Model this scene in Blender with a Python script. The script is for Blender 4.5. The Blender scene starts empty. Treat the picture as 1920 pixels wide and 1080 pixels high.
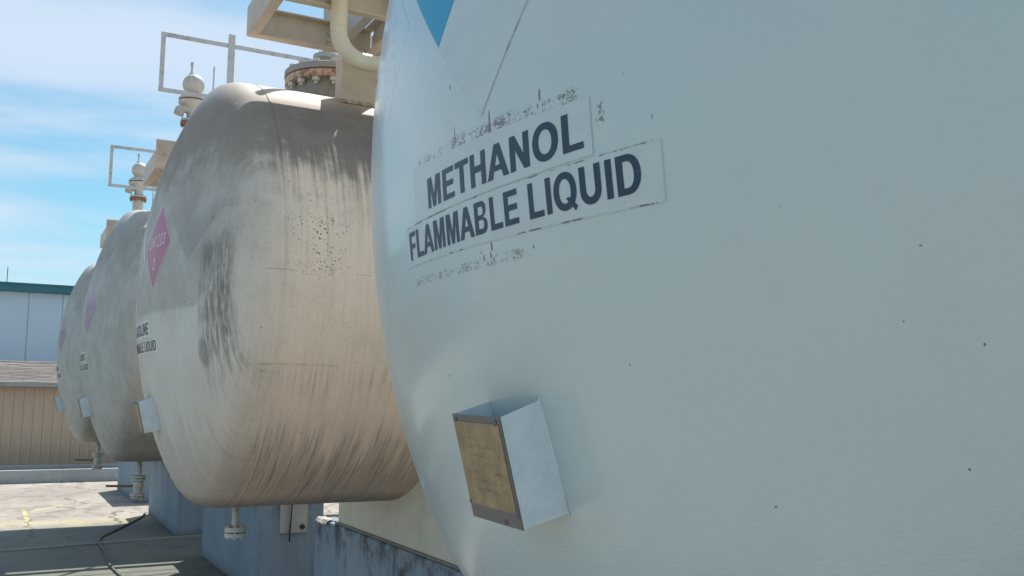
import bpy, bmesh, math, random
from mathutils import Vector, Matrix
random.seed(7)
sc = bpy.context.scene
PI = math.pi

# ------------------------------------------------------------------ camera, sky, sun, exposure
K = 5.0
CAM_H = .4113 * K
PITCH, YAW, ROLL, FPX = .1188, .4935, .0100, 1777.07
Fv = Vector((math.sin(YAW)*math.cos(PITCH), math.cos(YAW)*math.cos(PITCH), math.sin(PITCH)))
Rv = Vector((math.cos(YAW), -math.sin(YAW), 0)); Uv = Rv.cross(Fv)
R2 = math.cos(ROLL)*Rv + math.sin(ROLL)*Uv
U2 = -math.sin(ROLL)*Rv + math.cos(ROLL)*Uv
cd = bpy.data.cameras.new('camera'); cam = bpy.data.objects.new('camera', cd)
sc.collection.objects.link(cam); sc.camera = cam
M3 = Matrix((R2, U2, -Fv)).transposed()
cam.matrix_world = Matrix.Translation((0, 0, CAM_H)) @ M3.to_4x4()
cd.sensor_width = 36; cd.lens = FPX/1920*36; cd.clip_start = .02; cd.clip_end = 2000

SUN = Vector((.43, .51, 1.0)).normalized()
ELEV = math.asin(SUN.z); AZ = math.atan2(SUN.x, SUN.y)
ld = bpy.data.lights.new('sun', 'SUN'); ld.energy = 5.0; ld.angle = math.radians(.5); ld.color = (1, .95, .87)
sun = bpy.data.objects.new('sun', ld); sc.collection.objects.link(sun)
sun.rotation_euler = SUN.to_track_quat('Z', 'Y').to_euler()

w = bpy.data.worlds.new('World'); sc.world = w; w.use_nodes = True
nt = w.node_tree; nt.nodes.clear()
def wn(t, **k):
    n = nt.nodes.new(t)
    for a, b in k.items(): setattr(n, a, b)
    return n
sky = wn('ShaderNodeTexSky', sky_type='NISHITA', sun_disc=False, sun_elevation=ELEV, sun_rotation=AZ,
         altitude=0, air_density=1.0, dust_density=1.2, ozone_density=1.6)
tint = wn('ShaderNodeMix', data_type='RGBA', blend_type='MULTIPLY'); tint.inputs[0].default_value = 1
tint.inputs[7].default_value = (.75, 1.14, 1.15, 1)
tc = wn('ShaderNodeTexCoord')
sepv = wn('ShaderNodeSeparateXYZ')
nt.links.new(tc.outputs['Generated'], sepv.inputs[0])
def wm(op, a, b=None, clamp=False):
    n = wn('ShaderNodeMath', operation=op, use_clamp=clamp)
    for i, v in enumerate((a, b)):
        if v is None: continue
        if isinstance(v, (int, float)): n.inputs[i].default_value = v
        else: nt.links.new(v, n.inputs[i])
    return n.outputs[0]
zz = wm('ADD', wm('MAXIMUM', sepv.outputs[2], 0.0), .22)
cx = wm('DIVIDE', sepv.outputs[0], zz); cy = wm('DIVIDE', sepv.outputs[1], zz)
cmb = wn('ShaderNodeCombineXYZ'); nt.links.new(cx, cmb.inputs[0]); nt.links.new(cy, cmb.inputs[1])
mp = wn('ShaderNodeMapping'); mp.inputs['Rotation'].default_value = (0, 0, math.radians(-72)); mp.inputs['Scale'].default_value = (.5, 1.7, 1)
mp.inputs['Location'].default_value = (1.6, .3, 0)
nt.links.new(cmb.outputs[0], mp.inputs[0])
n1 = wn('ShaderNodeTexNoise'); n1.inputs['Scale'].default_value = 1.25; n1.inputs['Detail'].default_value = 7; n1.inputs['Roughness'].default_value = .52; n1.inputs['Distortion'].default_value = .35
nt.links.new(mp.outputs[0], n1.inputs['Vector'])
cr = wn('ShaderNodeMapRange', interpolation_type='SMOOTHSTEP')
cr.inputs[1].default_value = .37; cr.inputs[2].default_value = .61
nt.links.new(n1.outputs[0], cr.inputs[0])
cf = wm('MULTIPLY', cr.outputs[0], .85)
mix = wn('ShaderNodeMix', data_type='RGBA')
nt.links.new(cf, mix.inputs[0])
nt.links.new(sky.outputs[0], tint.inputs[6]); nt.links.new(tint.outputs[2], mix.inputs[6])
mix.inputs[7].default_value = (6.0, 6.95, 8.25, 1)
bg = wn('ShaderNodeBackground'); bg.inputs[1].default_value = .086
nt.links.new(mix.outputs[2], bg.inputs[0])
wo = wn('ShaderNodeOutputWorld'); nt.links.new(bg.outputs[0], wo.inputs[0])

vs = sc.view_settings; vs.view_transform = 'Standard'; vs.look = 'None'; vs.gamma = 1; vs.use_curve_mapping = False
vs.exposure = .45
sc.cycles.max_bounces = 8; sc.cycles.diffuse_bounces = 5
sc.cycles.use_denoising = True

# ------------------------------------------------------------------ node expression helper
class E:
    """a float socket with arithmetic"""
    def __init__(s, g, o): s.g, s.o = g, o
    def m(s, op, b=None, c=None, clamp=False): return s.g.math(op, s, b, c, clamp)
    def __add__(s, b): return s.m('ADD', b)
    __radd__ = __add__
    def __sub__(s, b): return s.m('SUBTRACT', b)
    def __rsub__(s, b): return s.g.math('SUBTRACT', b, s)
    def __mul__(s, b): return s.m('MULTIPLY', b)
    __rmul__ = __mul__
    def __truediv__(s, b): return s.m('DIVIDE', b)
    def abs(s): return s.m('ABSOLUTE')
    def min(s, b): return s.m('MINIMUM', b)
    def max(s, b): return s.m('MAXIMUM', b)
    def ss(s, a, b, lo=0., hi=1.):
        n = s.g.nt.nodes.new('ShaderNodeMapRange'); n.interpolation_type = 'SMOOTHSTEP'
        s.g.put(s, n.inputs[0])
        flip = a > b
        if flip: a, b, lo, hi = b, a, hi, lo
        n.inputs[1].default_value = a; n.inputs[2].default_value = b
        n.inputs[3].default_value = lo; n.inputs[4].default_value = hi
        return E(s.g, n.outputs[0])
class Graph:
    def __init__(g, name):
        g.mat = bpy.data.materials.new(name); g.mat.use_nodes = True
        g.nt = g.mat.node_tree
        g.b = g.nt.nodes['Principled BSDF']
        t = g.nt.nodes.new('ShaderNodeTexCoord'); g.co = t.outputs['Object']
        s = g.nt.nodes.new('ShaderNodeSeparateXYZ'); g.nt.links.new(g.co, s.inputs[0])
        g.x, g.y, g.z = (E(g, s.outputs[i]) for i in range(3))
    def put(g, v, sock):
        if isinstance(v, E): g.nt.links.new(v.o, sock)
        elif isinstance(v, tuple) and len(v) == 3 and sock.type == 'RGBA': sock.default_value = (*v, 1)
        elif isinstance(v, (int, float, tuple)): sock.default_value = v
        else: g.nt.links.new(v, sock)
    def math(g, op, a, b=None, c=None, clamp=False):
        n = g.nt.nodes.new('ShaderNodeMath'); n.operation = op; n.use_clamp = clamp
        for i, v in enumerate((a, b, c)):
            if v is not None: g.put(v, n.inputs[i])
        return E(g, n.outputs[0])
    def vec(g, x, y, z):
        n = g.nt.nodes.new('ShaderNodeCombineXYZ')
        for i, v in enumerate((x, y, z)): g.put(v, n.inputs[i])
        return n.outputs[0]
    def noise(g, v=None, scale=1., detail=3., rough=.55, dist=0.):
        n = g.nt.nodes.new('ShaderNodeTexNoise')
        g.nt.links.new(v if v is not None else g.co, n.inputs['Vector'])
        n.inputs['Scale'].default_value = scale; n.inputs['Detail'].default_value = detail
        n.inputs['Roughness'].default_value = rough; n.inputs['Distortion'].default_value = dist
        return E(g, n.outputs[0])
    def voro(g, v=None, scale=1.):
        n = g.nt.nodes.new('ShaderNodeTexVoronoi')
        g.nt.links.new(v if v is not None else g.co, n.inputs['Vector']); n.inputs['Scale'].default_value = scale
        return E(g, n.outputs['Distance']), n.outputs['Color']
    def mix(g, f, a, b):
        n = g.nt.nodes.new('ShaderNodeMix'); n.data_type = 'RGBA'
        g.put(f, n.inputs[0])
        g.put(a, n.inputs[6]); g.put(b, n.inputs[7])
        return n.outputs[2]
    def bump(g, hgt, strength=1., dist=.01):
        n = g.nt.nodes.new('ShaderNodeBump'); n.inputs['Strength'].default_value = strength; n.inputs['Distance'].default_value = dist
        g.put(hgt, n.inputs['Height'])
        if g.b.inputs['Normal'].links: g.nt.links.new(g.b.inputs['Normal'].links[0].from_socket, n.inputs['Normal'])
        g.nt.links.new(n.outputs[0], g.b.inputs['Normal'])
    def out(g, col, rough=.6, metal=0., spec=.5, coat=0.):
        g.put(col, g.b.inputs['Base Color']); g.put(rough, g.b.inputs['Roughness']); g.put(metal, g.b.inputs['Metallic'])
        g.b.inputs['Specular IOR Level'].default_value = spec
        g.b.inputs['Coat Weight'].default_value = coat; g.b.inputs['Coat Roughness'].default_value = .12
        return g.mat

# ------------------------------------------------------------------ object helpers
col = sc.collection
def link(name, me, mat=None, parent=None, kind=None, smooth=False):
    o = bpy.data.objects.new(name, me); col.objects.link(o)
    if mat: me.materials.append(mat)
    if parent: o.parent = parent
    if kind: o['kind'] = kind
    if smooth:
        for p in me.polygons: p.use_smooth = True
    return o
def mesh(name, v, f):
    me = bpy.data.meshes.new(name); me.from_pydata([tuple(p) for p in v], [], f); me.update(); return me
def thing(name, label, cat, loc=(0, 0, 0), group=None):
    o = bpy.data.objects.new(name, None); col.objects.link(o); o.location = loc; o.empty_display_size = .2
    o['label'] = label; o['category'] = cat
    if group: o['group'] = group
    return o
def tag(o, label, cat, group=None):
    o['label'] = label; o['category'] = cat
    if group: o['group'] = group
    return o
class MB:
    def __init__(s): s.v, s.f = [], []
    def add(s, v, f):
        n = len(s.v); s.v += [tuple(p) for p in v]; s.f += [tuple(i+n for i in q) for q in f]; return s
    def box(s, x0, x1, y0, y1, z0, z1):
        v = [(x, y, z) for x in (x0, x1) for y in (y0, y1) for z in (z0, z1)]
        return s.add(v, [(0, 1, 3, 2), (4, 6, 7, 5), (0, 4, 5, 1), (2, 3, 7, 6), (0, 2, 6, 4), (1, 5, 7, 3)])
    def prism(s, prof, axis, a, b):
        """closed 2D profile swept along an axis. prof coordinates are the other two axes in order"""
        n = len(prof); v = []
        for t in (a, b):
            for p, q in prof:
                v.append({'x': (t, p, q), 'y': (p, t, q), 'z': (p, q, t)}[axis])
        f = [tuple(range(n)), tuple(range(2*n-1, n-1, -1))]
        for i in range(n): j = (i+1) % n; f.append((i, i+n, j+n, j))
        return s.add(v, f)
    def lathe(s, prof, c=(0, 0, 0), seg=32, axis='z'):
        """prof: (radius, height) bottom to top"""
        v = []; f = []
        for r, h in prof:
            for k in range(seg):
                a = 2*PI*k/seg; p, q = max(r, 1e-4)*math.cos(a), max(r, 1e-4)*math.sin(a)
                v.append({'z': (c[0]+p, c[1]+q, c[2]+h), 'x': (c[0]+h, c[1]+p, c[2]+q), 'y': (c[0]+q, c[1]+h, c[2]+p)}[axis])
        for i in range(len(prof)-1):
            for k in range(seg):
                a, b = i*seg+k, i*seg+(k+1) % seg
                f.append((a, b, b+seg, a+seg))
        f.append(tuple(range(seg-1, -1, -1))); n = (len(prof)-1)*seg; f.append(tuple(range(n, n+seg)))
        return s.add(v, f)
    def tube(s, pts, r, seg=10):
        pts = [Vector(p) for p in pts]; v = []; f = []; up = None
        for i, p in enumerate(pts):
            d = (pts[min(i+1, len(pts)-1)]-pts[max(i-1, 0)]).normalized()
            if up is None: up = d.orthogonal().normalized()
            up = (up - d*up.dot(d)).normalized(); sd = d.cross(up)
            rr = r[i] if isinstance(r, (list, tuple)) else r
            for k in range(seg):
                a = 2*PI*k/seg; v.append(p + (up*math.cos(a)+sd*math.sin(a))*rr)
        for i in range(len(pts)-1):
            for k in range(seg):
                a, b = i*seg+k, i*seg+(k+1) % seg; f.append((a, b, b+seg, a+seg))
        f.append(tuple(range(seg-1, -1, -1))); n = (len(pts)-1)*seg; f.append(tuple(range(n, n+seg)))
        return s.add(v, f)
    def build(s, name, mat, parent=None, smooth=False, bevel=0, kind=None, auto=None):
        me = mesh(name, s.v, s.f)
        bm = bmesh.new(); bm.from_mesh(me)
        bmesh.ops.recalc_face_normals(bm, faces=bm.faces)
        if bevel: bmesh.ops.bevel(bm, geom=[e for e in bm.edges if e.calc_face_angle(0) > .5], offset=bevel, segments=2, affect='EDGES', profile=.6)
        bm.to_mesh(me); bm.free()
        o = link(name, me, mat, parent, kind, smooth)
        if auto is not None:
            for p in me.polygons: p.use_smooth = True
            me.set_sharp_from_angle(angle=math.radians(auto))
        return o

# ------------------------------------------------------------------ tank dimensions
TR, X0, TH, EN, EM, TZ = .2875*K, .2382*K, .0809*K, 1.98, 1.2507, (.1428+.4113)*K
TY = {1: (.3311+.0066)*K, 2: 1.3311*K, 3: 2.3311*K, 4: 3.3311*K, 5: 4.3311*K}
TLEN = 7.2
def surf(dy, dz):
    r = min(math.hypot(dy, dz)/TR, .9999)
    return -TH*(1-r**EN)**(1/EM)      # local x relative to the head's tangent line

# ------------------------------------------------------------------ materials
def paint(name, c, rough=.5, var=.12, scale=6, rust=0., dirt=.25, bumpd=.002):
    g = Graph(name)
    n = g.noise(scale=scale, detail=6, rough=.6)
    d = g.noise(scale=scale*.35, detail=4)
    fine = g.noise(scale=scale*14, detail=3)
    cc = g.mix((n.ss(.35, .75)*var*4).m('MINIMUM', 1.), c, tuple(v*.72 for v in c))
    cc = g.mix(d.ss(.5, .72)*dirt, cc, (.17, .15, .13))
    cc = g.mix(fine.ss(.66, .74)*dirt, cc, (.12, .10, .09))
    if rust: cc = g.mix((g.noise(scale=scale*3.2, detail=6, rough=.7)+(d-.5)*.5).ss(.70-rust*.4, .80-rust*.4)*.8, cc, (.22, .10, .055))
    g.bump(n + fine*.3, .5, bumpd)
    return g.out(cc, rough)
M = {}
M['steel_cream'] = paint('cream_painted_steel', (.56, .47, .365), .45, rust=.12, scale=9)
M['steel_grey'] = paint('grey_painted_steel', (.42, .43, .41), .5, rust=.05, scale=10)
M['rail'] = paint('grey_flaking_rail_paint', (.56, .57, .56), .55, rust=.1, scale=22, dirt=.5)
M['steel_white'] = paint('white_painted_steel', (.57, .54, .48), .5, rust=.22, scale=10)
M['pipe_cream'] = paint('cream_pipe_paint', (.66, .58, .43), .33, rust=.1, scale=7, dirt=.12)
M['rust'] = paint('rusty_steel', (.30, .15, .09), .8, rust=.4, scale=18, dirt=.4, bumpd=.004)
M['cover'] = paint('weathered_manhole_paint', (.30, .31, .29), .7, rust=.3, scale=12, dirt=.5)
M['rustring'] = paint('rust_streaked_flange', (.50, .38, .29), .75, rust=.62, scale=9, dirt=.45, bumpd=.004)
M['drain'] = paint('drain_paint', (.55, .55, .50), .5, rust=.08, scale=16, dirt=.5)
M['dark'] = paint('black_rubber', (.03, .03, .032), .6, scale=12, dirt=.1)
M['hose'] = paint('dusty_hose', (.13, .135, .13), .75, scale=10, dirt=.2)

def clean_tank():
    g = Graph('pale_orange_peel_tank_paint')
    X, Y, Z = g.x, g.y, g.z - TR
    n = g.noise(scale=1.3, detail=4)
    m = g.noise(scale=7, detail=5)
    c = g.mix(n.ss(.3, .75), (.465, .585, .59), (.46, .555, .55))
    c = g.mix(m.ss(.5, .8)*.25, c, (.43, .48, .50))
    # residue of old labels: flaky bands above and below the lettering
    flake = g.noise(g.vec(X*0, Y, Z*1.3), scale=85, detail=5, rough=.7, dist=1.4)
    patch = g.noise(g.vec(X*0, Y, Z*.6), scale=15, detail=3)
    def band(z0, w_, y0, y1):
        return ((Z-z0).abs().ss(w_, w_*.35)) * Y.ss(y0-.01, y0+.01) * Y.ss(y1+.01, y1-.01)
    band1 = band(-.202, .017, -.39, -.20).max(band(-.197, .02, -.2, -.04)).max(band(-.190, .02, -.04, .06)).max(band(-.186, .014, .06, .26)*.85)
    b2 = band(-.445, .013, -.20, .34)*.9
    # blot right of the lettering
    blot = ((Y+.440).abs().ss(.016, .006)*(Z+.245).abs().ss(.032, .012)).max((Y+.448).abs().ss(.01, .004)*(Z+.2).abs().ss(.012, .004)*.8)
    res = (band1.max(b2).max(blot) * (flake + (patch-.5)*.6).ss(.52, .58))
    c = g.mix(res*.9, c, (.12, .14, .145))
    res_l = (band1.max(b2)*(flake + (patch-.5)*.5).ss(.47, .52))
    c = g.mix((res_l-res).max(0.)*.35, c, (.62, .66, .67))
    # chips down to the primer
    def blob(y, z, ry, rz, ns=.5):
        q = g.noise(scale=120, detail=3)
        d = ((Y-y)/ry).m('POWER', 2.)+((Z-z)/rz).m('POWER', 2.)
        return (d + (q-.5)*ns*2).ss(1.1, .9)
    chips = None
    for (y, z, ry, rz) in [(-.112, -.176, .0035, .016), (-.112, -.198, .0065, .015), (-.285, -.178, .003, .012), (-.278, -.196, .002, .006), (.04, -.172, .0022, .02), (.052, -.2, .003, .018),
                           (-.085, -.418, .004, .010), (-.078, -.435, .003, .006), (-.05, -.437, .003, .007), (-.04, -.425, .002, .003), (-.23, -.439, .002, .004), (-.553, -.281, .0010, .0045), (-.437, -.654, .0016, .0018), (-.886, -.611, .0012, .0010), (-.969, -.642, .0013, .0022), (-.921, -.521, .002, .001), (-.655, -.86, .0022, .0016), (-.923, -.791, .0014, .0016), (.204, -.66, .003, .003), (.06, -.065, .003, .006), (-.33, -.222, .002, .002), (.29, -.35, .002, .006), (-.5,-.2,.001,.001), (-.75,-.45,.0008,.001)]:
        bl = blob(y, z, ry, rz)
        chips = bl if chips is None else chips.max(bl)
    c = g.mix(chips*.92, c, (.09, .065, .075))
    # barcode-like striped residue beside the left silhouette
    st = g.noise(g.vec(Y*1, 0., Z*.25), scale=60, detail=4, rough=.7)
    sm = Y.ss(.44, .48)*Y.ss(.72, .66)*Z.ss(-.02, .02)*Z.ss(.30, .26)
    c = g.mix(sm*st.ss(.53, .60)*.75, c, (.14, .13, .16))
    # thin outline of an older placard there
    d = (Y-.62).abs()+(Z-.18).abs()
    ln = (d-.262).abs().ss(.0028, .0012)
    c = g.mix(ln*.8, c, (.12, .13, .14))
    # very faint scratches
    c = g.mix(g.noise(g.vec(X, Y*1, Z*14), scale=5, detail=5, rough=.7).ss(.66, .72)*.08, c, (.4, .4, .38))
    peel = g.noise(scale=150, detail=2.5, rough=.5)
    wav = g.noise(scale=9, detail=2)
    area = g.noise(scale=3.3, detail=3)
    g.bump(peel, .65, .0019); g.bump(wav, .35, .006); g.bump(res, .3, .0012)
    return g.out(c, (.24 + area*.12 + res*.3), spec=.6, coat=.45)

def dirty_tank(name, seed, soot=1., spots=True):
    g = Graph(name)
    X, Y, Z = g.x, g.y, g.z - TR
    ang = g.math('ARCTAN2', Z, Y)
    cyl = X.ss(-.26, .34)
    vcyl = g.vec(X*1.5, ang*.08 + seed, 0.); vhead = g.vec(Y*1.7, Z*.10 + seed, 7.)
    def streak(scale, detail=4, rough=.6, dist=0.):
        a = g.noise(vcyl, scale, detail, rough, dist); b = g.noise(vhead, scale, detail, rough, dist)
        return a*cyl + b*(1.-cyl)
    big = g.noise(g.vec(X+seed, Y, Z), scale=1.6, detail=5, rough=.6)
    med = g.noise(g.vec(X, Y+seed, Z), scale=5.5, detail=6, rough=.62)
    fine = g.noise(scale=70, detail=3, rough=.6)
    s1, s2, s3 = streak(9), streak(26, 5, .65, .2), streak(70, 4, .6, .3)
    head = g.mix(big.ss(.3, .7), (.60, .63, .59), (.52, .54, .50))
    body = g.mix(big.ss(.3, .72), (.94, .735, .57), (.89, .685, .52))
    c = g.mix(cyl, head, body)  # light direction and dirt both put into the greyer head, warmer shell
    c = g.mix(med.ss(.45, .75)*.35, c, (.62, .53, .43))
    c = g.mix(s2.ss(.45, .72)*(.03+cyl*.22), c, (.52, .44, .36))
    c = g.mix(fine.ss(.5, .8)*.25, c, (.30, .28, .25))
    # rust-yellow wash under the manhole
    c = g.mix((X-.72).abs().ss(.16, .02)*Z.ss(-.1, .5)*s1.ss(.4, .65)*.55, c, (.52, .36, .19))
    # soot and algae on the upper half, running down in drips
    lvl = Z + (s1-.5)*(.15+cyl*.60) + (s2-.5)*(.1+cyl*.25) + (med-.5)*.75
    up = (lvl + cyl*.08).ss(.56, .88)*Z.ss(1.28, 1.10)
    c = g.mix(up*(.90*soot)*(cyl*.3+.7), c, g.mix(med.ss(.35, .65), (.165, .125, .10), (.30, .23, .185)))
    lvl2 = Z + (s1-.5)*(.5+cyl*.8) + (s2-.5)*(.25+cyl*.5) + (med-.5)*.5
    c = g.mix(lvl2.ss(.28, .95)*(.20+cyl*.30)*soot, c, (.20, .185, .17))
    c = g.mix((1.-cyl)*(Z+(med-.5)*1.3+(big-.5)*.9).ss(-.35, .75)*.58*soot, c, (.245, .215, .185))
    # bleached blotches in the soot
    bl = g.noise(g.vec(X, Y, Z*1.6), scale=13, detail=4, rough=.6, dist=.7)
    c = g.mix(bl.ss(.64, .70)*up*.4, c, (.42, .40, .36))
    # lower streaks
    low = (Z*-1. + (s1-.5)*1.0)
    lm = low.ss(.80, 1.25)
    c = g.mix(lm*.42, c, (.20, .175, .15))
    c = g.mix(lm.ss(.0, .6)*(s2*.6+s3*.5-.05).ss(.47, .64)*(.05+cyl*.50), c, (.13, .105, .085))
    c = g.mix(lm.ss(.1, .6)*s3.ss(.60, .66)*.4, c, (.50, .44, .37))
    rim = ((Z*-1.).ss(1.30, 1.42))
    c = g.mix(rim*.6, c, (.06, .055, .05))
    # green-grey scum on the knuckle of the head
    kn = (1.-cyl)*Y.ss(-.75, -1.25)*.28
    c = g.mix(kn*s2.ss(.45, .65)*.45, c, (.20, .20, .16))
    c = g.mix(kn*s3.ss(.55, .62)*.35, c, (.10, .10, .085))
    if spots:
        # dark streaked patch on the head
        pm = Y.ss(-1.36, -1.28)*Y.ss(-1.0, -1.10)*(Z+(s2-.5)*.4).ss(-.75, -.35)*(Z+(s2-.5)*.5).ss(.30, .12)
        c = g.mix(pm*(s2*.3+s3*.45+med*.25).ss(.42, .58)*.75, c, (.105, .10, .08))
        pm2 = ((Y+1.06)/.06).m('POWER', 2.)+((Z+.46)/.1).m('POWER', 2.)
        c = g.mix((pm2+(med-.5)).ss(1.1, .3)*.5, c, (.12, .125, .11))
        # ghost of a large removed placard (wedge), and a darker area curved below
        wedge = (Z-.079-(Y+.921).abs()).ss(-.01, .012)*Z.ss(.55, .2)*Y.ss(-1.3, -1.1)
        wash = (Z - (((Y+.45).abs()-.55).max(0.)*.9) + .2 + (med-.5)*.06).ss(-.01, .03)*Y.ss(-1.32, -1.22)*Z.ss(.6, .1)
        c = g.mix(wedge*.30, c, (.15, .16, .165))
        c = g.mix(wash*(.22+med*.3), c, (.20, .20, .195))
        # paint pinholes and chips down the weld seam
        wob = g.noise(scale=30, detail=2)
        dens = g.noise(g.vec(X, Y, Z), scale=9, detail=3)
        reg = (X-.36).abs().ss(.34, .04)*Z.ss(-.10, .04)*Z.ss(.66, .30)*Y.ss(-.9, -1.1)
        core = (X-.40).abs().ss(.16, .03)*Z.ss(-.06, .03)*Z.ss(.22, .08)
        for sc_, lo_ in ((64, .17), (125, .22)):
            d, vc = g.voro(g.vec(X + wob*.035, Y*.2, Z*.8 + X*.35 + wob*.02), sc_)
            sp = g.nt.nodes.new('ShaderNodeSeparateColor'); g.nt.links.new(vc, sp.inputs[0])
            rnd_, keep = E(g, sp.outputs[0]), E(g, sp.outputs[1])
            on = (keep + reg*dens*.75 + core*.35 + dens*.18).ss(1.22, 1.26)
            c = g.mix((d - rnd_*.16).ss(lo_+.03, lo_-.06)*on*(reg*3.).m('MINIMUM', 1.)*.9, c, (.085, .07, .06))
        # general peppery dirt
        c = g.mix(g.noise(g.vec(X, Y, Z*.8), scale=95, detail=4, rough=.8).ss(.60, .66)*g.noise(scale=3.2, detail=4).ss(.48, .66)*.45, c, (.13, .12, .105))
        d2, _ = g.voro(g.vec(X, Y*.2, Z*1.), 21)
        c = g.mix(d2.ss(.085, .06)*g.noise(scale=4, detail=2).ss(.5, .58)*.8, c, (.07, .06, .05))
        # horizontal weld line and scratches
        l1 = ((Z-.005+ (X-.2)*-.0).abs().ss(.005, .002))*X.ss(.05, .08)*X.ss(.75, .6)*med.ss(.42, .52)
        l2 = ((Z+.52+(med-.5)*.03).abs().ss(.006, .002))*X.ss(.0, .1)*X.ss(.6, .4)*med.ss(.40, .52)
        c = g.mix(l1.max(l2)*.35, c, (.16, .14, .12))
        # rusty speckle mid height
        c = g.mix(g.noise(scale=120, detail=4, rough=.75).ss(.60, .68)*(Z+.22).abs().ss(.35, .05)*cyl*.4, c, (.22, .16, .11))
    else:
        c = g.mix(.65, c, g.mix((s2*.5+med*.5).ss(.4, .62), (.40, .43, .41), (.29, .31, .30)))
    g.bump(s3*.4+med, .3, .003); g.bump(fine, .25, .0012)
    return g.out(c, .52 + up*.25, spec=.35)

def concrete(name, light, dark, green=(.12, .13, .10), blue=0, vertical=False, rough=.85):
    g = Graph(name)
    a = g.noise(scale=.8, detail=7, rough=.62); b = g.noise(scale=5, detail=6, rough=.65); f = g.noise(scale=60, detail=4, rough=.6)
    c = g.mix(a.ss(.32, .68), light, dark)
    c = g.mix(b.ss(.5, .75)*.5, c, tuple(v*.7 for v in dark))
    if vertical:
        s = g.noise(g.vec(g.x*7, g.y*7, g.z*.5), scale=1, detail=5, rough=.6)
        s_ = g.noise(g.vec(g.x*30, g.y*30, g.z*1.2), scale=1, detail=4, rough=.6)
        c = g.mix(s.ss(.48, .66)*.3, c, tuple(v*.62 for v in light))
        c = g.mix(s_.ss(.55, .7)*.3, c, green)
        # dirt washed down from the ledge
        tp = (g.z + (s-.5)*.9).ss(.75, 1.12)
        c = g.mix(tp*b.ss(.42, .58)*.8, c, (.05, .05, .048))
        c = g.mix((g.z + (b-.5)*.2).ss(.16, .02)*.5, c, (.13, .13, .11))
    c = g.mix(f.ss(.55, .75)*.3, c, tuple(v*.55 for v in light))
    g.bump(b*.6+f*.4, .5, .006)
    return g.out(c, rough, spec=.25)
M['pier'] = concrete('pale_painted_concrete', (.275, .35, .415), (.225, .295, .36), vertical=True)
M['kerb'] = concrete('grey_wall_concrete', (.42, .44, .43), (.34, .36, .35))
M['saddle'] = paint('cream_saddle_paint', (.60, .60, .50), .5, scale=5, dirt=.12, rust=0)

def ground_mat():
    g = Graph('stained_concrete_slab')
    X, Y = g.x, g.y
    a = g.noise(scale=.35, detail=8, rough=.62, dist=.4); b = g.noise(g.vec(X*1.0, Y*.55, 0.), scale=2.6, detail=8, rough=.66, dist=.5); f = g.noise(scale=38, detail=5, rough=.7)
    c = g.mix(a.ss(.32, .68), (.40, .365, .325), (.27, .245, .215))
    c = g.mix(b.ss(.46, .66)*.8, c, (.21, .185, .16))
    c = g.mix(b.ss(.40, .30)*.6, c, (.50, .475, .44))
    c = g.mix(f.ss(.5, .72)*.35, c, (.17, .16, .145))
    blot = g.noise(scale=.9, detail=6, rough=.6, dist=.8)
    c = g.mix(blot.ss(.56, .68)*.55, c, (.15, .15, .135))
    # tanks' shade put into the slab colour, with algae blotches, before the piers
    shade_tone = (Y + (b-.5)*1.4 - (X-1.)*.2).ss(17.6, 16.2)*Y.ss(8.6, 9.6)*X.ss(5.5, 4.2)
    c = g.mix(shade_tone*.72, c, (.075, .085, .085))
    c = g.mix(shade_tone*blot.ss(.40, .52)*.35, c, (.17, .19, .12))
    # yellow mineral stains
    yl = ((Y-17.6+(a-.5)*2.).abs().ss(.9, .1)*X.ss(-.6, .2)*X.ss(3.2, 2.)*.5)
    c = g.mix(yl*b.ss(.36, .56), c, (.50, .43, .25))
    l1 = ((X-.57+(b-.5)*.12).abs().ss(.045, .015)*Y.ss(17.0, 17.4)*Y.ss(19.9, 19.3))
    l2 = ((Y-19.4-(X-.6)*1.4+(b-.5)*.8).abs().ss(.28, .08)*X.ss(.62, .7)*X.ss(1.3, 1.15))
    c = g.mix(l1.max(l2*.5)*.7, c, (.62, .52, .22))
    # hairline cracks
    wv = g.noise(scale=1.7, detail=4)
    d, _ = g.voro(g.vec(X + wv*.8, Y+wv*.6, 0.), .55)
    n = g.nt.nodes.new('ShaderNodeTexVoronoi'); n.feature = 'DISTANCE_TO_EDGE'; n.inputs['Scale'].default_value = .42
    g.nt.links.new(g.vec(X + wv*.7, Y + wv*.5, 0.), n.inputs['Vector'])
    ck = E(g, n.outputs['Distance'])
    c = g.mix(ck.ss(.012, .004)*.75, c, (.08, .075, .07))
    g.bump(b*.5+f*.5, .6, .008)
    return g.out(c, .85 - shade_tone*.2, spec=.3)

# ------------------------------------------------------------------ the setting
gm = MB(); gm.add([(-220, -150, 0), (260, -150, 0), (260, 400, 0), (-220, 400, 0)], [(0, 1, 2, 3)])
gm.build('ground', ground_mat(), kind='structure')

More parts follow.
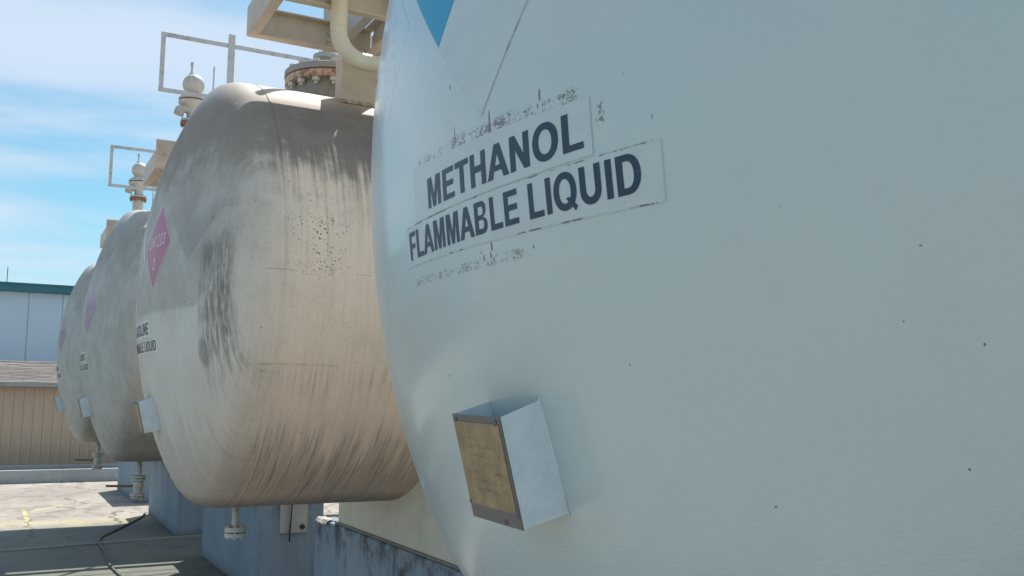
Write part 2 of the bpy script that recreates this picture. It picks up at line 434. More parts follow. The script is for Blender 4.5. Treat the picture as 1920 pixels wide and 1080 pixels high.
# low containment wall: front wall, dark gutter behind it and a second kerb
cw = thing('containment_wall', 'low grey concrete containment wall running across the far side of the slab', 'wall', (0, 25.66, 0))
cw_parts = []
x = -30.
for k in range(14):
    MB().box(x+.006, x+4.494, 0, .16, 0, .306).build('wall_segment', M['kerb'], cw, bevel=.012); x += 4.5
k2 = thing('rear_kerb', 'long low concrete kerb at the foot of the brown shed behind the containment wall', 'kerb', (0, 30.05, 0))
x = -32.
for k in range(11):
    MB().box(x+.006, x+5.994, 0, .3, 0, .135).build('kerb_stone', M['kerb'], k2, bevel=.012); x += 6
g = Graph('gravel_fill'); nn = g.noise(scale=30, detail=5, rough=.7); g.bump(nn, .8, .02)
gs = MB(); gs.add([(-30, 25.83, .05), (33, 25.83, .05), (33, 30.04, .05), (-30, 30.04, .05)], [(0, 1, 2, 3)])
gs.build('gutter_floor', g.out(g.mix(nn.ss(.35, .65), (.16, .165, .16), (.28, .28, .26)), .9), kind='structure')

# expansion joint strip across the slab
g = Graph('joint_filler')
js = MB()
def gstrip(mb, p, q, wd, z0, z1):
    p, q = Vector(p), Vector(q); d = (q-p).normalized(); s = Vector((-d.y, d.x))*wd/2
    pr = [p+s, p-s, q-s, q+s]
    v = [(a.x, a.y, z) for z in (z0, z1) for a in pr]
    mb.add(v, [(0, 1, 2, 3), (7, 6, 5, 4), (0, 4, 5, 1), (1, 5, 6, 2), (2, 6, 7, 3), (3, 7, 4, 0)])
gstrip(js, (-9, 13.1), (8, 15.86), .07, 0, .022)
js.build('joint_strip', concrete('pale_joint', (.34, .34, .31), (.26, .26, .24)), kind='structure')

# brown shed: battens, shingled roof
def boardmat(name, c, c2):
    g = Graph(name)
    s = g.noise(g.vec(g.x*22, g.y*3, g.z*.8), scale=1, detail=5, rough=.6); b = g.noise(scale=1.1, detail=4)
    cc = g.mix(b.ss(.3, .7), c, c2); cc = g.mix(s.ss(.45, .7)*.4, cc, tuple(v*.65 for v in c))
    cc = g.mix((g.z+(b-.5)*.8).ss(.9, .2)*.3, cc, (.17, .15, .13))
    g.bump(s, .4, .004)
    return g.out(cc, .75, spec=.25)
M['board'] = boardmat('tan_board', (.58, .43, .31), (.53, .39, .285))
M['shadow_gap'] = paint('dark_backing', (.20, .16, .13), .8, scale=4)
g = Graph('weathered_shingle'); nn = g.noise(g.vec(g.x*3, g.y, g.z*2), scale=3, detail=6, rough=.7)
oi = g.nt.nodes.new('ShaderNodeNewGeometry'); rnd = E(g, oi.outputs['Random Per Island'])
M['shingle'] = g.out(g.mix((nn*.6+rnd*.5).ss(.3, .9), (.27, .245, .225), (.20, .182, .17)), .85, spec=.2)
shed = thing('brown_shed', 'tan shed with vertical boards and a weathered shingle roof behind the containment wall', 'shed', (0, 31, 0))
SX0, SX1 = -9.0, 12.0
MB().box(SX0, SX1, .03, 3.0, .0, 2.44).build('wall', M['shadow_gap'], shed)
bx0 = .162
k = math.floor((SX0-bx0)/.2595)
bme = None
while bx0 + k*.2595 < SX1-.26:
    xx = bx0 + k*.2595
    if bme is None:
        o = MB().box(.003, .2565, 0, .028, .04, 2.42).build('siding_board', M['board'], shed, bevel=.004); bme = o.data
    else:
        o = link('siding_board', bme, None, shed)
    o.location = (xx, random.uniform(-.003, .003), random.uniform(-.006, .006))
    k += 1
rf = MB(); rise, run = .95, 1.5
rf.prism([(-.28, 2.38), (1.6, 3.10), (3.3, 2.38), (3.3, 2.34), (1.6, 3.05), (-.28, 2.32)], 'x', SX0-.3, SX1+.3)
roof = rf.build('roof', M['shadow_gap'], shed)
MB().box(SX0-.3, SX1+.3, -.31, -.283, 2.33, 2.46).build('fascia_board', paint('weathered_fascia', (.36, .35, .33), .7, scale=6), shed)
sh = MB(); nrow = 21
for r in range(nrow):
    t0 = r/nrow
    y0 = -.30 + t0*1.9; z0 = 2.385 + t0*.725
    xx = SX0-.3 + random.uniform(0, .2)
    while xx < SX1+.2:
        wd = random.uniform(.3, 1.1); j = random.uniform(-.008, .008); th = random.uniform(.012, .028)
        a = (y0+j, z0+j*.5); b_ = (y0+.13, z0+.05)
        sh.add([(xx, a[0], a[1]), (xx+wd-.008, a[0], a[1]), (xx+wd-.008, a[0], a[1]+th), (xx, a[0], a[1]+th), (xx, b_[0], b_[1]), (xx+wd-.008, b_[0], b_[1])],
               [(0, 1, 2, 3), (3, 2, 5, 4), (0, 3, 4), (1, 5, 2)])
        xx += wd
sh.build('roof_shingles', M['shingle'], roof, kind='stuff')

# blue-grey metal warehouse with teal fascia
g = Graph('blue_grey_metal_cladding'); nn = g.noise(scale=.5, detail=4); s = g.noise(g.vec(g.x*5, g.y, g.z*.4), scale=1, detail=4)
g.bump(g.noise(scale=3, detail=2), .2, .01)
M['clad'] = g.out(g.mix(nn.ss(.3, .7)*.7+s.ss(.5, .7)*.15, (.56, .70, .80), (.52, .66, .76)), .45, spec=.4)
M['teal'] = paint('teal_fascia_paint', (.025, .17, .21), .35, scale=1.5, dirt=.1)
wh = thing('warehouse', 'pale blue metal warehouse with teal roof fascia behind the shed', 'building', (0, 36, 0))
MB().box(-16, 20, .06, 14, 0, 5.6).build('wall', M['clad'], wh)
k = -16
pm_ = None
for k in range(-16, 19):
    xx = .735 + k*1.046
    if not (-15.9 < xx < 18.9): continue
    if pm_ is None:
        o = MB().prism([(.008, .06), (.008, .012), (.03, 0), (1.016, 0), (1.038, .012), (1.038, .06)], 'z', .05, 5.56).build('wall_panel', M['clad'], wh); pm_ = o.data
    else: o = link('wall_panel', pm_, None, wh)
    o.location = (xx, 0, 0)
MB().box(-16.3, 20.3, -.28, 14.3, 5.565, 5.82).build('fascia', M['teal'], wh, bevel=.02)
MB().box(-16.35, 20.35, -.31, -.27, 5.80, 5.85).build('roof_edge_trim', M['teal'], wh)
MB().tube([(.03, .5, 5.8), (.03, .5, 6.45)], .012, 6).build('lightning_rod', M['dark'], wh)

# ------------------------------------------------------------------ concrete piers
M['plate'] = paint('grey_base_plate', (.20, .20, .18), .7, scale=14, rust=.2, dirt=.5)
where = {2: 'nearest concrete pier, with a loose scrap of sheet on its top edge', 3: 'concrete pier with a conduit plate and cable on its near face, second from the camera',
         4: 'third concrete pier, the one with the hose running from its foot', 5: 'farthest concrete pier, casting a square shadow on the sunlit slab'}
for i in (2, 3, 4, 5):
    p = thing('concrete_pier', where[i], 'pier', (2.488, TY[i], 0), 'concrete piers under the row of tanks')
    MB().box(0, .69, -1.52, 1.52, 0, 1.045).build('pier_block', M['pier'], p, bevel=.018)
    if i < 5:
        MB().box(.012, .62, -1.44, 1.02, 1.046, 1.068).build('base_plate', M['plate'], p, bevel=.003)
        pr = [(-1.38, 1.069), (.95, 1.069)]
        N_ = 24
        for k in range(N_+1):
            yy = .95 - k/N_*(.95+1.38)
            pr.append((yy, TZ - math.sqrt(TR**2-yy*yy) + .004))
        MB().prism(pr, 'x', .02, .60).build('saddle', M['saddle'], p)

# ------------------------------------------------------------------ lettering (bold grotesque, unit cap height)
def arc(cx, cy, rx, ry, a0, a1, n, e=2.15):
    out = []
    for k in range(n+1):
        a = math.radians(a0+(a1-a0)*k/n); ca, sa = math.cos(a), math.sin(a)
        out.append((cx+rx*math.copysign(abs(ca)**(2/e), ca), cy+ry*math.copysign(abs(sa)**(2/e), sa)))
    return out
def strip(a, b): return [[a[k], a[k+1], b[k+1], b[k]] for k in range(len(a)-1)]
def stroke(pts, wd):
    L, R_ = [], []
    for k in range(len(pts)):
        a, b = pts[max(k-1, 0)], pts[min(k+1, len(pts)-1)]
        dx, dy = b[0]-a[0], b[1]-a[1]; l = math.hypot(dx, dy) or 1; nx, ny = -dy/l*wd/2, dx/l*wd/2
        L.append((pts[k][0]+nx, pts[k][1]+ny)); R_.append((pts[k][0]-nx, pts[k][1]-ny))
    return strip(L, R_)
def rc(x0, y0, x1, y1): return [(x0, y0), (x1, y0), (x1, y1), (x0, y1)]
def ring(cx, cy, rx, ry, t, th): return strip(arc(cx, cy, rx, ry, 0, 360, 28), arc(cx, cy, rx-t, ry-th, 0, 360, 28))
GL = {
 'E': (.93, [rc(.09, 0, .325, 1), rc(.325, 0, .85, .17), rc(.325, .42, .80, .59), rc(.325, .83, .83, 1)]),
 'F': (.85, [rc(.09, 0, .325, 1), rc(.325, .40, .74, .57), rc(.325, .83, .80, 1)]),
 'L': (.85, [rc(.09, 0, .325, 1), rc(.325, 0, .80, .17)]),
 'T': (.85, [rc(.02, .82, .83, 1), rc(.305, 0, .545, .82)]),
 'H': (1.01, [rc(.09, 0, .325, 1), rc(.685, 0, .92, 1), rc(.325, .41, .685, .61)]),
 'I': (.39, [rc(.09, 0, .325, 1)]),
 'M': (1.16, [rc(.09, 0, .305, 1), rc(.855, 0, 1.07, 1), [(.305, 1), (.41, 1), (.58, .34), (.58, 0), (.475, 0), (.305, .72)], [(.855, 1), (.75, 1), (.58, .34), (.58, 0), (.685, 0), (.855, .72)]]),
 'N': (1.01, [rc(.09, 0, .325, 1), rc(.685, 0, .92, 1), [(.325, 1), (.325, .60), (.685, 0), (.685, .40)]]),
 'A': (1.01, [[(-.01, 0), (.245, 0), (.505, .72), (.505, 1), (.375, 1)], [(1.02, 0), (.765, 0), (.505, .72), (.505, 1), (.635, 1)], [(.3245, .22), (.6855, .22), (.6277, .38), (.3823, .38)]]),
 'O': (1.09, ring(.545, .5, .49, .52, .235, .19)),
 'Q': (1.09, ring(.545, .5, .49, .52, .235, .19)),
 'U': (1.01, [rc(.09, .38, .325, 1), rc(.685, .38, .92, 1)] + strip(arc(.505, .38, .415, .4, 180, 360, 14), arc(.505, .38, .18, .2, 180, 360, 14))),
 'D': (1.01, [rc(.09, 0, .325, 1), rc(.325, .83, .47, 1), rc(.325, 0, .47, .17)] + strip(arc(.47, .5, .46, .5, -90, 90, 14), arc(.47, .5, .225, .33, -90, 90, 14))),
 'B': (1.01, [rc(.09, 0, .325, 1), rc(.325, .84, .57, 1), rc(.325, .43, .57, .58), rc(.325, 0, .57, .16)] + strip(arc(.57, .755, .27, .245, -90, 90, 10), arc(.57, .71, .09, .13, -90, 90, 10)) + strip(arc(.571, .2545, .32, .2545, -90, 90, 10), arc(.571, .295, .12, .135, -90, 90, 10))),
 'G': (1.09, strip(arc(.545, .5, .485, .52, 40, 325, 24), arc(.545, .5, .28, .34, 40, 325, 24)) + [rc(.56, .36, 1.0, .53), rc(.80, .12, 1.0, .36)]),
 'S': (.93, stroke([(.80, .74), (.70, .87), (.5, .92), (.28, .88), (.17, .75), (.23, .62), (.46, .54), (.68, .46), (.79, .30), (.70, .14), (.47, .08), (.24, .12), (.13, .27)], .19)),
 '1': (.78, [rc(.32, 0, .52, 1), [(.32, .98), (.12, .80), (.12, .64), (.32, .76)]]),
 '2': (.78, stroke([(.13, .70), (.20, .86), (.38, .92), (.57, .85), (.61, .68), (.50, .50), (.28, .30), (.15, .09)], .18) + [rc(.2, 0, .70, .165)]),
 '0': (.78, ring(.39, .5, .33, .51, .185, .17)),
 '3': (.78, stroke([(.10, .76), (.20, .88), (.37, .92), (.54, .85), (.57, .70), (.48, .58), (.30, .54)], .165) + stroke([(.36, .53), (.52, .46), (.61, .30), (.54, .14), (.36, .08), (.18, .12), (.09, .26)], .165)),
 'W': (1.3, []), ' ': (.39, []),
}
def textwidth(t, track=0): return sum(GL[c][0]+track for c in t)-track
def place_text(parent, name, t, ystart, yend, zb, hgt, off, mat, shear=0.):
    """letters laid on a tank head, read from the left (+Y) to the right (-Y)"""
    if ' ' in t:
        a, b = t.split(' '); sx = (ystart-yend)/textwidth(t)
        place_text(parent, name, a, ystart, ystart-sx*textwidth(a), zb, hgt, off, mat, shear)
        place_text(parent, name, b, ystart-sx*textwidth(a+' '), yend, zb, hgt, off, mat, shear); return
    wdt = textwidth(t); sx = (ystart-yend)/(wdt)
    mb = MB(); u = 0
    for c in t:
        adv, polys = GL[c]
        for P in polys:
            # subdivide wide or tall quads so that they follow the curved head
            pp = []
            n = len(P)
            for k in range(n):
                a, b = P[k], P[(k+1) % n]
                m = max(1, int(math.hypot(b[0]-a[0], b[1]-a[1])/.34))
                for q in range(m): pp.append((a[0]+(b[0]-a[0])*q/m, a[1]+(b[1]-a[1])*q/m))
            v = []
            for (a, b) in pp:
                dy = ystart-(u+a)*sx; dz = zb + b*hgt + shear*(u+a)
                v.append((surf(dy, dz)-off, dy, dz+TR))
            mb.add(v, [tuple(range(len(v)))])
        if c == 'Q':
            v = []
            for a, b in [(.58, .30), (.70, .33), (1.04, .04), (.94, -.07)]:
                dy = ystart-(u+a)*sx; dz = zb+b*hgt+shear*(u+a); v.append((surf(dy, dz)-off-.0004, dy, dz+TR))
            mb.add(v, [(0, 1, 2, 3)])
        u += adv
    me = mesh(name, mb.v, mb.f)
    return link(name, me, mat, parent)
def conform(parent, name, corners, off, mat, n=14, m=8, thick=None):
    """a thin sheet lying on the head; corners (dy,dz): bottom left, bottom right, top right, top left"""
    a, b, c, d = [Vector(p) for p in corners]; v = []; f = []
    for j in range(m+1):
        for i in range(n+1):
            p = (a*(1-i/n)+b*i/n)*(1-j/m) + (d*(1-i/n)+c*i/n)*(j/m)
            v.append((surf(p.x, p.y)-off, p.x, p.y+TR))
    for j in range(m):
        for i in range(n):
            q = j*(n+1)+i; f.append((q, q+1, q+n+2, q+n+1))
    # rim down to the tank
    rim = [i for i in range(n+1)] + [j*(n+1)+n for j in range(1, m+1)] + [m*(n+1)+i for i in range(n-1, -1, -1)] + [j*(n+1) for j in range(m-1, 0, -1)]
    base = len(v)
    for q in rim: v.append((v[q][0]+off+.002, v[q][1], v[q][2]))
    for k in range(len(rim)):
        k2 = (k+1) % len(rim); f.append((rim[k], base+k, base+k2, rim[k2]))
    return link(name, mesh(name, v, f), mat, parent)

def ink(name, c, wear=.12):
    g = Graph(name); a = g.noise(scale=45, detail=5, rough=.7); b = g.noise(scale=300, detail=2)
    g.bump(g.noise(scale=150, detail=2), .3, .0005)
    return g.out(g.mix((a+(b-.5)*.4).ss(.62, .72)*wear*4, c, tuple(min(1, v*1.8+.12) for v in c)), .38, spec=.45)
M['ink'] = ink('navy_black_lettering', (.010, .038, .072))
M['ink_old'] = ink('faded_black_lettering', (.05, .055, .06), .2)
M['blue'] = ink('bright_blue_vinyl', (.006, .30, .50), .01)
M['pink'] = ink('faded_pink_vinyl', (.37, .11, .20), .1)
M['pink_faded'] = ink('bleached_pink_vinyl', (.36, .24, .335), .1)
M['pale_faded'] = ink('bleached_pink_print', (.40, .32, .385), .1)
M['pale'] = ink('pale_pink_print', (.60, .50, .54), .1)
def sheetmat(name, c, dirt=.5, far=False):
    g = Graph(name); a = g.noise(scale=30, detail=5, rough=.65); b = g.noise(g.vec(g.x, g.y, g.z*3), scale=9, detail=4)
    g.bump(g.noise(scale=150, detail=2), .35, .0009); g.bump(b, .3, .002)
    return g.out(g.mix(a.ss(.6, .74)*dirt, g.mix(b.ss(.4, .7)*.3, c, tuple(v*.8 for v in c)), (.35, .36, .37)), .34, spec=.45)
M['sheet'] = sheetmat('white_label_vinyl', (.49, .595, .615), .2)
M['sheet_old'] = sheetmat('dirty_label_vinyl', (.66, .68, .66), .4)
g = Graph('broken_dirt_line'); a = g.noise(scale=38, detail=4, rough=.65); b_ = g.noise(scale=9, detail=3)
M['edge'] = g.out(g.mix((a+(b_-.5)*.9).ss(.50, .62), (.50, .60, .61), (.12, .13, .14)), .5)
g = Graph('dashed_dirt_line'); a = g.noise(scale=30, detail=4, rough=.65); b_ = g.noise(scale=6, detail=3)
M['edge_dash'] = g.out(g.mix((a+(b_-.5)*.9).ss(.54, .64)*.6, (.465, .57, .585), (.13, .14, .145)), .5)
g = Graph('faint_dirt_line'); a = g.noise(scale=38, detail=4, rough=.65)
M['edge_soft'] = g.out(g.mix(a.ss(.45, .62), (.50, .60, .61), (.36, .42, .44)), .5)

# ------------------------------------------------------------------ tanks
def head_profile():
    """radius / axial profile from the pole to just past the tangent line, knuckle rounded"""
    raw = []
    for k in range(401):
        rho = 1-(1-k/400)**2.2; raw.append((rho*TR, -TH*max(0., 1-rho**EN)**(1/EM)))
    raw += [(TR, .01*k) for k in range(1, 61)]
    P = [raw[0]]; acc = 0; st = .01                 # resample every centimetre
    for k in range(1, len(raw)):
        a, b = raw[k-1], raw[k]; L = math.hypot(b[0]-a[0], b[1]-a[1])
        while L > 0 and acc + L >= st:
            t = (st-acc)/L; a = (a[0]+(b[0]-a[0])*t, a[1]+(b[1]-a[1])*t); P.append(a); L = math.hypot(b[0]-a[0], b[1]-a[1]); acc = 0
        acc += L
    sg = 8.; out = []
    for i in range(len(P)):
        w0 = r0 = x0 = 0
        for j in range(-24, 25):
            q = i+j
            if q < 0: pr_, px_ = -P[-q][0], P[-q][1]
            elif q >= len(P): pr_, px_ = TR, P[-1][1] + .01*(q-len(P)+1)
            else: pr_, px_ = P[q]
            w_ = math.exp(-j*j/(2*sg*sg)); w0 += w_; r0 += w_*pr_; x0 += w_*px_
        out.append((r0/w0, x0/w0))
    out[0] = (0., out[0][1])
    return out[0:100:6] + out[100:-8:3]
def tank_shell(root, mat):
    pr = head_profile()
    for k in range(1, 8): pr.append((TR, .62+(TLEN-1.24)*k/8))
    pr += [(r, TLEN - h_) for r, h_ in reversed(head_profile()[:-1])]
    seg = 160; v = []; f = []
    v.append((pr[0][1], 0, TR))
    for r, h_ in pr[1:-1]:
        for k in range(seg):
            a = 2*PI*k/seg; v.append((h_, r*math.cos(a), r*math.sin(a)+TR))
    v.append((pr[-1][1], 0, TR)); last = len(v)-1; n = len(pr)-2
    for k in range(seg):
        f.append((0, 1+(k+1) % seg, 1+k)); b = 1+(n-1)*seg; f.append((last, b+k, b+(k+1) % seg))
    for i in range(n-1):
        for k in range(seg):
            a, b = 1+i*seg+k, 1+i*seg+(k+1) % seg; f.append((a, b, b+seg, a+seg))
    return link('tank_shell', mesh('tank_shell', v, f), mat, root, smooth=True)
def ring_seam(root, x, r, rt, mat, name='weld_seam'):
    seg, q = 160, 6; v = []; f = []
    for k in range(seg):
        a = 2*PI*k/seg
        for j in range(q):
            b = 2*PI*j/q; rr = r+rt*math.cos(b)
            v.append((x+rt*1.6*math.sin(b), rr*math.cos(a), rr*math.sin(a)+TR))
    for k in range(seg):
        for j in range(q):
            a, b = k*q+j, k*q+(j+1) % q; c, d = ((k+1) % seg)*q+j, ((k+1) % seg)*q+(j+1) % q
            f.append((a, b, d, c))
    return link(name, mesh(name, v, f), mat, root, smooth=True)

# nameplate bracket geometry, from the near tank, relative to the root (X0, TY, TZ-TR)
OR1 = Vector((X0, TY[1], TZ-TR))
bA, bB = Vector((.874, 1.512, 2.059))-OR1, Vector((.933, 1.5045, 1.849))-OR1
fA, fB = Vector((.7895, 1.5065, 2.0275))-OR1, Vector((.8375, 1.5015, 1.829))-OR1
bL = Vector((.871, 1.713, 2.053))-OR1; fL = Vector((.791, 1.709, 2.0315))-OR1
g = Graph('brass_nameplate')
def plate_mat():
    X, Y, Z = g.x, g.y, g.z
    a = g.noise(scale=22, detail=5, rough=.6); b = g.noise(scale=260, detail=3, rough=.6)
    c = g.mix(a.ss(.35, .65), (.36, .28, .165), (.26, .205, .125))
    c = g.mix(g.noise(scale=9, detail=3).ss(.5, .7)*.6, c, (.22, .18, .10))
    # stamped rows, too worn to read
    row = g.math('FRACT', Z*62.).ss(.30, .36)*g.math('FRACT', Z*62.).ss(.78, .70)
    ch = g.noise(g.vec(X*0, Y, Z*.5), scale=380, detail=2, rough=.8).ss(.50, .56)
    inner = Z.ss(.545, .56)*Z.ss(.66, .65)*Y.ss(-.16, -.15)*Y.ss(-.025, -.035)
    pres = g.noise(g.vec(0., Y, Z*2.), scale=32, detail=2).ss(.48, .55)
    st = row*ch*inner*pres
    c = g.mix(st*.7, c, (.10, .075, .045))
    g.bump(st*-1.+a*.3, .5, .0012)
    return g.out(c, .42 + a*.2, metal=.35, spec=.5)
M['brass'] = plate_mat()
M['clip'] = paint('bare_steel_clip', (.13, .13, .125), .45, scale=60, rust=.12, dirt=.4)
M['bracket'] = paint('white_bracket_paint', (.70, .79, .82), .35, scale=30, rust=0, dirt=.06, bumpd=.0006)
def slab(mb, a, b, c, d, t):
    """quad a b c d extruded by vector t"""
    v = [a, b, c, d, a+t, b+t, c+t, d+t]
    return mb.add(v, [(0, 1, 2, 3), (7, 6, 5, 4), (0, 4, 5, 1), (1, 5, 6, 2), (2, 6, 7, 3), (3, 7, 4, 0)])
def nameplate(root):
    dn = fB-fA; dl = fL-fA; out = (fA-bA).normalized(); w_ = dl.normalized()
    mb = MB(); slab(mb, bA-out*.03, bB-out*.05, fB, fA, w_*.003)
    br = mb.build('nameplate_bracket', M['bracket'], root, bevel=.0012)
    mb = MB(); slab(mb, bL-out*.03, bL+dn*1.04-out*.05, fL+dn, fL, -w_*.003); mb.build('side_plate', M['bracket'], br, bevel=.0012)
    MB().tube([bA+w_*.002-dn*.02, (bA+bB)/2, bB], .0022, 6).build('weld_bead', M['bracket'], br, smooth=True)
    nrm = dn.cross(dl).normalized()
    if nrm.x > 0: nrm = -nrm
    mb = MB(); slab(mb, fA, fB, fL+dn, fL, nrm*.003); mb.build('face_plate', M['clip'], br, bevel=.0008)
    a = fA+dn*.065+dl*.04; b = fA+dn*.86+dl*.04; c = fA+dn*.86+dl*.975; d = fA+dn*.065+dl*.975
    mb = MB(); slab(mb, a+nrm*.003, b+nrm*.003, c+nrm*.003, d+nrm*.003, nrm*.0016); mb.build('brass_nameplate', M['brass'], br)
    for (s, t, r) in ((.05, .10, .0075), (.05, .93, .0055), (.86, .05, .009), (.84, .96, .0045), (.965, .30, .004)):
        p = fA+dn*s+dl*t+nrm*.0045
        mb = MB(); n_ = 10
        v = [p+nrm*.004]; e1, e2 = dn.normalized(), dl.normalized()
        for k in range(n_): v.append(p+(e1*math.cos(2*PI*k/n_)+e2*math.sin(2*PI*k/n_))*r)
        for k in range(n_): v.append(p-nrm*.003+(e1*math.cos(2*PI*k/n_)+e2*math.sin(2*PI*k/n_))*r)
        f = [(0, 1+k, 1+(k+1) % n_) for k in range(n_)] + [(1+k, 1+n_+k, 1+n_+(k+1) % n_, 1+(k+1) % n_) for k in range(n_)]
        mb.add(v, f).build('rivet', M['clip'], br)
    return br

def drain(root, kind):
    """outlet under the belly; local x .27, y 0"""
    x = 1.472-X0
    if kind == 'flange':
        p = MB().tube([(x, 0, .03), (x, 0, -.13)], .0225, 14).build('drain_pipe', M['drain'], root, auto=40)
        MB().lathe([(.0225, -.205), (.068, -.205), (.068, -.178), (.05, -.178)], (x, 0, 0), 28).build('blind_flange', M['drain'], p, auto=40)
        MB().lathe([(.05, -.170), (.068, -.170), (.068, -.140), (.03, -.138)], (x, 0, 0), 28).build('flange', M['drain'], p, auto=40)
        MB().lathe([(.048, -.178), (.048, -.170)], (x, 0, 0), 20).build('gasket', M['dark'], p)
        for k in range(6):
            a = PI/3*k+.3
            MB().lathe([(.009, -.218), (.009, -.128)], (x+.052*math.cos(a), .052*math.sin(a), 0), 6).build('bolt', M['drain'], p)
    else:
        p = MB().tube([(x, 0, .03), (x, 0, -.15)], .03, 14).build('drain_pipe', M['drain'], root, auto=40)
        MB().lathe([(.03, -.16), (.082, -.162), (.082, -.185), (.05, -.186), (.05, -.193), (.078, -.194), (.078, -.214), (.045, -.23), (.055, -.26), (.06, -.29), (.045, -.33), (.05, -.35), (.08, -.362), (.08, -.385), (.05, -.386), (.05, -.394), (.078, -.395), (.07, -.415), (.03, -.418)][::-1], (x, 0, 0), 24).build('drain_valve', M['drain'], p, auto=40)
        for k in range(4):
            a = PI/2*k+.6
            MB().lathe([(.009, -.432), (.009, -.35)], (x+.064*math.cos(a), .064*math.sin(a), 0), 6).build('bolt', M['drain'], p)
        MB().tube([(x-.03, -.0, -.275), (x-.07, 0, -.275), (x-.34, 0, -.265)], [.012, .014, .013], 8).build('valve_handle', M['rust'], p)

def relief_valve(root):
    x, y = 1.86-X0, .045; H0 = TR*2-.02
    z = lambda w_: w_-(TZ-TR)
    b = MB().lathe([(.085, H0), (.085, z(5.33))], (x, y, 0), 20).build('vent_pipe', M['steel_white'], root, auto=40)
    MB().lathe([(.085, z(5.33)), (.135, z(5.335)), (.135, z(5.365)), (.09, z(5.366))], (x, y, 0), 24).build('pipe_flange', M['rust'], b, auto=40)
    MB().lathe([(.09, z(5.372)), (.13, z(5.374)), (.13, z(5.40)), (.075, z(5.41)), (.065, z(5.45)), (.075, z(5.50)), (.10, z(5.56)), (.165, z(5.60)), (.17, z(5.625)), (.12, z(5.627)),
                ], (x, y, 0), 24).build('valve_body', M['steel_white'], b, auto=40)
    MB().lathe([(.15, z(5.629)), (.15, z(5.642)), (.12, z(5.643))], (x, y, 0), 24).build('gasket', M['rust'], b, auto=40)
    prof = [(.10, z(5.644)), (.165, z(5.646)), (.165, z(5.67)), (.125, z(5.70))]
    for k in range(13):
        a = math.radians(-55+145*k/12); prof.append((.13*math.cos(a), z(5.845)+.13*math.sin(a)))
    dm = MB().lathe(prof, (x, y, 0), 28).build('valve_dome', M['steel_white'], b, auto=45)
    MB().lathe([(.03, z(5.97)), (.028, z(6.0)), (.012, z(6.01)), (.012, z(6.09)), (.017, z(6.09)), (.017, z(6.13)), (.005, z(6.131))], (x-.045, y-.02, 0), 12).build('lift_lever', M['steel_white'], dm, auto=40) if False else None
    MB().lathe([(.03, z(5.955)), (.028, z(5.985)), (.012, z(5.99)), (.012, z(6.07)), (.018, z(6.075)), (.018, z(6.125)), (.006, z(6.13))], (x-.03, y, 0), 12).build('valve_stem', M['steel_white'], b, auto=40)
    pts = [(x-.03, y-.02, z(5.52)), (x-.11, y-.03, z(5.53)), (x-.15, y-.04, z(5.50)), (x-.165, y-.04, z(5.44))]
    MB().tube(pts, [.05, .055, .06, .062], 12).build('side_outlet', M['steel_white'], b, auto=40)
    for k in range(6):
        a = PI/3*k
        MB().lathe([(.012, z(5.30)), (.012, z(5.42))], (x+.112*math.cos(a), y+.112*math.sin(a), 0), 6).build('bolt', M['rust'], b)
    MB().tube([(2.083-X0, .0, H0), (2.083-X0, 0, z(6.10))], .010, 6).build('gauge_rod', M['rail'], root)

def manhole(root):
    x, y = 2.045-X0, 0.; z = lambda w_: w_-(TZ-TR)
    nk = MB().lathe([(.285, z(4.02)), (.285, z(4.33)), (.30, z(4.345))], (x, y, 0), 48).build('manhole', M['cover'], root, auto=40)
    MB().lathe([(.27, z(4.335)), (.345, z(4.337)), (.345, z(4.387)), (.27, z(4.388))], (x, y, 0), 56).build('flange', M['rustring'], nk, auto=40)
    MB().lathe([(.27, z(4.396)), (.350, z(4.398)), (.350, z(4.440)), (.335, z(4.447)), (.12, z(4.462)), (.05, z(4.465))], (x, y, 0), 56).build('manhole_cover', M['cover'], nk, auto=40)
    MB().lathe([(.28, z(4.388)), (.335, z(4.3885)), (.335, z(4.396)), (.28, z(4.3965))], (x, y, 0), 56).build('gasket', M['rust'], nk)
    bme = None
    for k in range(16):
        a = 2*PI*k/16+.11
        if bme is None:
            o = MB().lathe([(.012, 0), (.012, .022), (.027, .022), (.027, .050), (.012, .050), (.012, .16), (.024, .16), (.024, .185), (.01, .186)], (0, 0, 0), 6).build('bolt', M['drain'], nk); bme = o.data
        else: o = link('bolt', bme, None, nk)
        o.location = (x+.316*math.cos(a), y+.316*math.sin(a), z(4.285)); o.rotation_euler.z = k*.7
    st = MB().lathe([(.095, z(4.463)), (.095, z(4.50)), (.075, z(4.51)), (.07, z(4.55)), (.10, z(4.56)), (.10, z(4.59)), (.04, z(4.60)), (.034, z(4.62)), (.034, z(5.5))], (x-.05, y, 0), 24).build('vent_stack', M['steel_grey'], nk, auto=40)

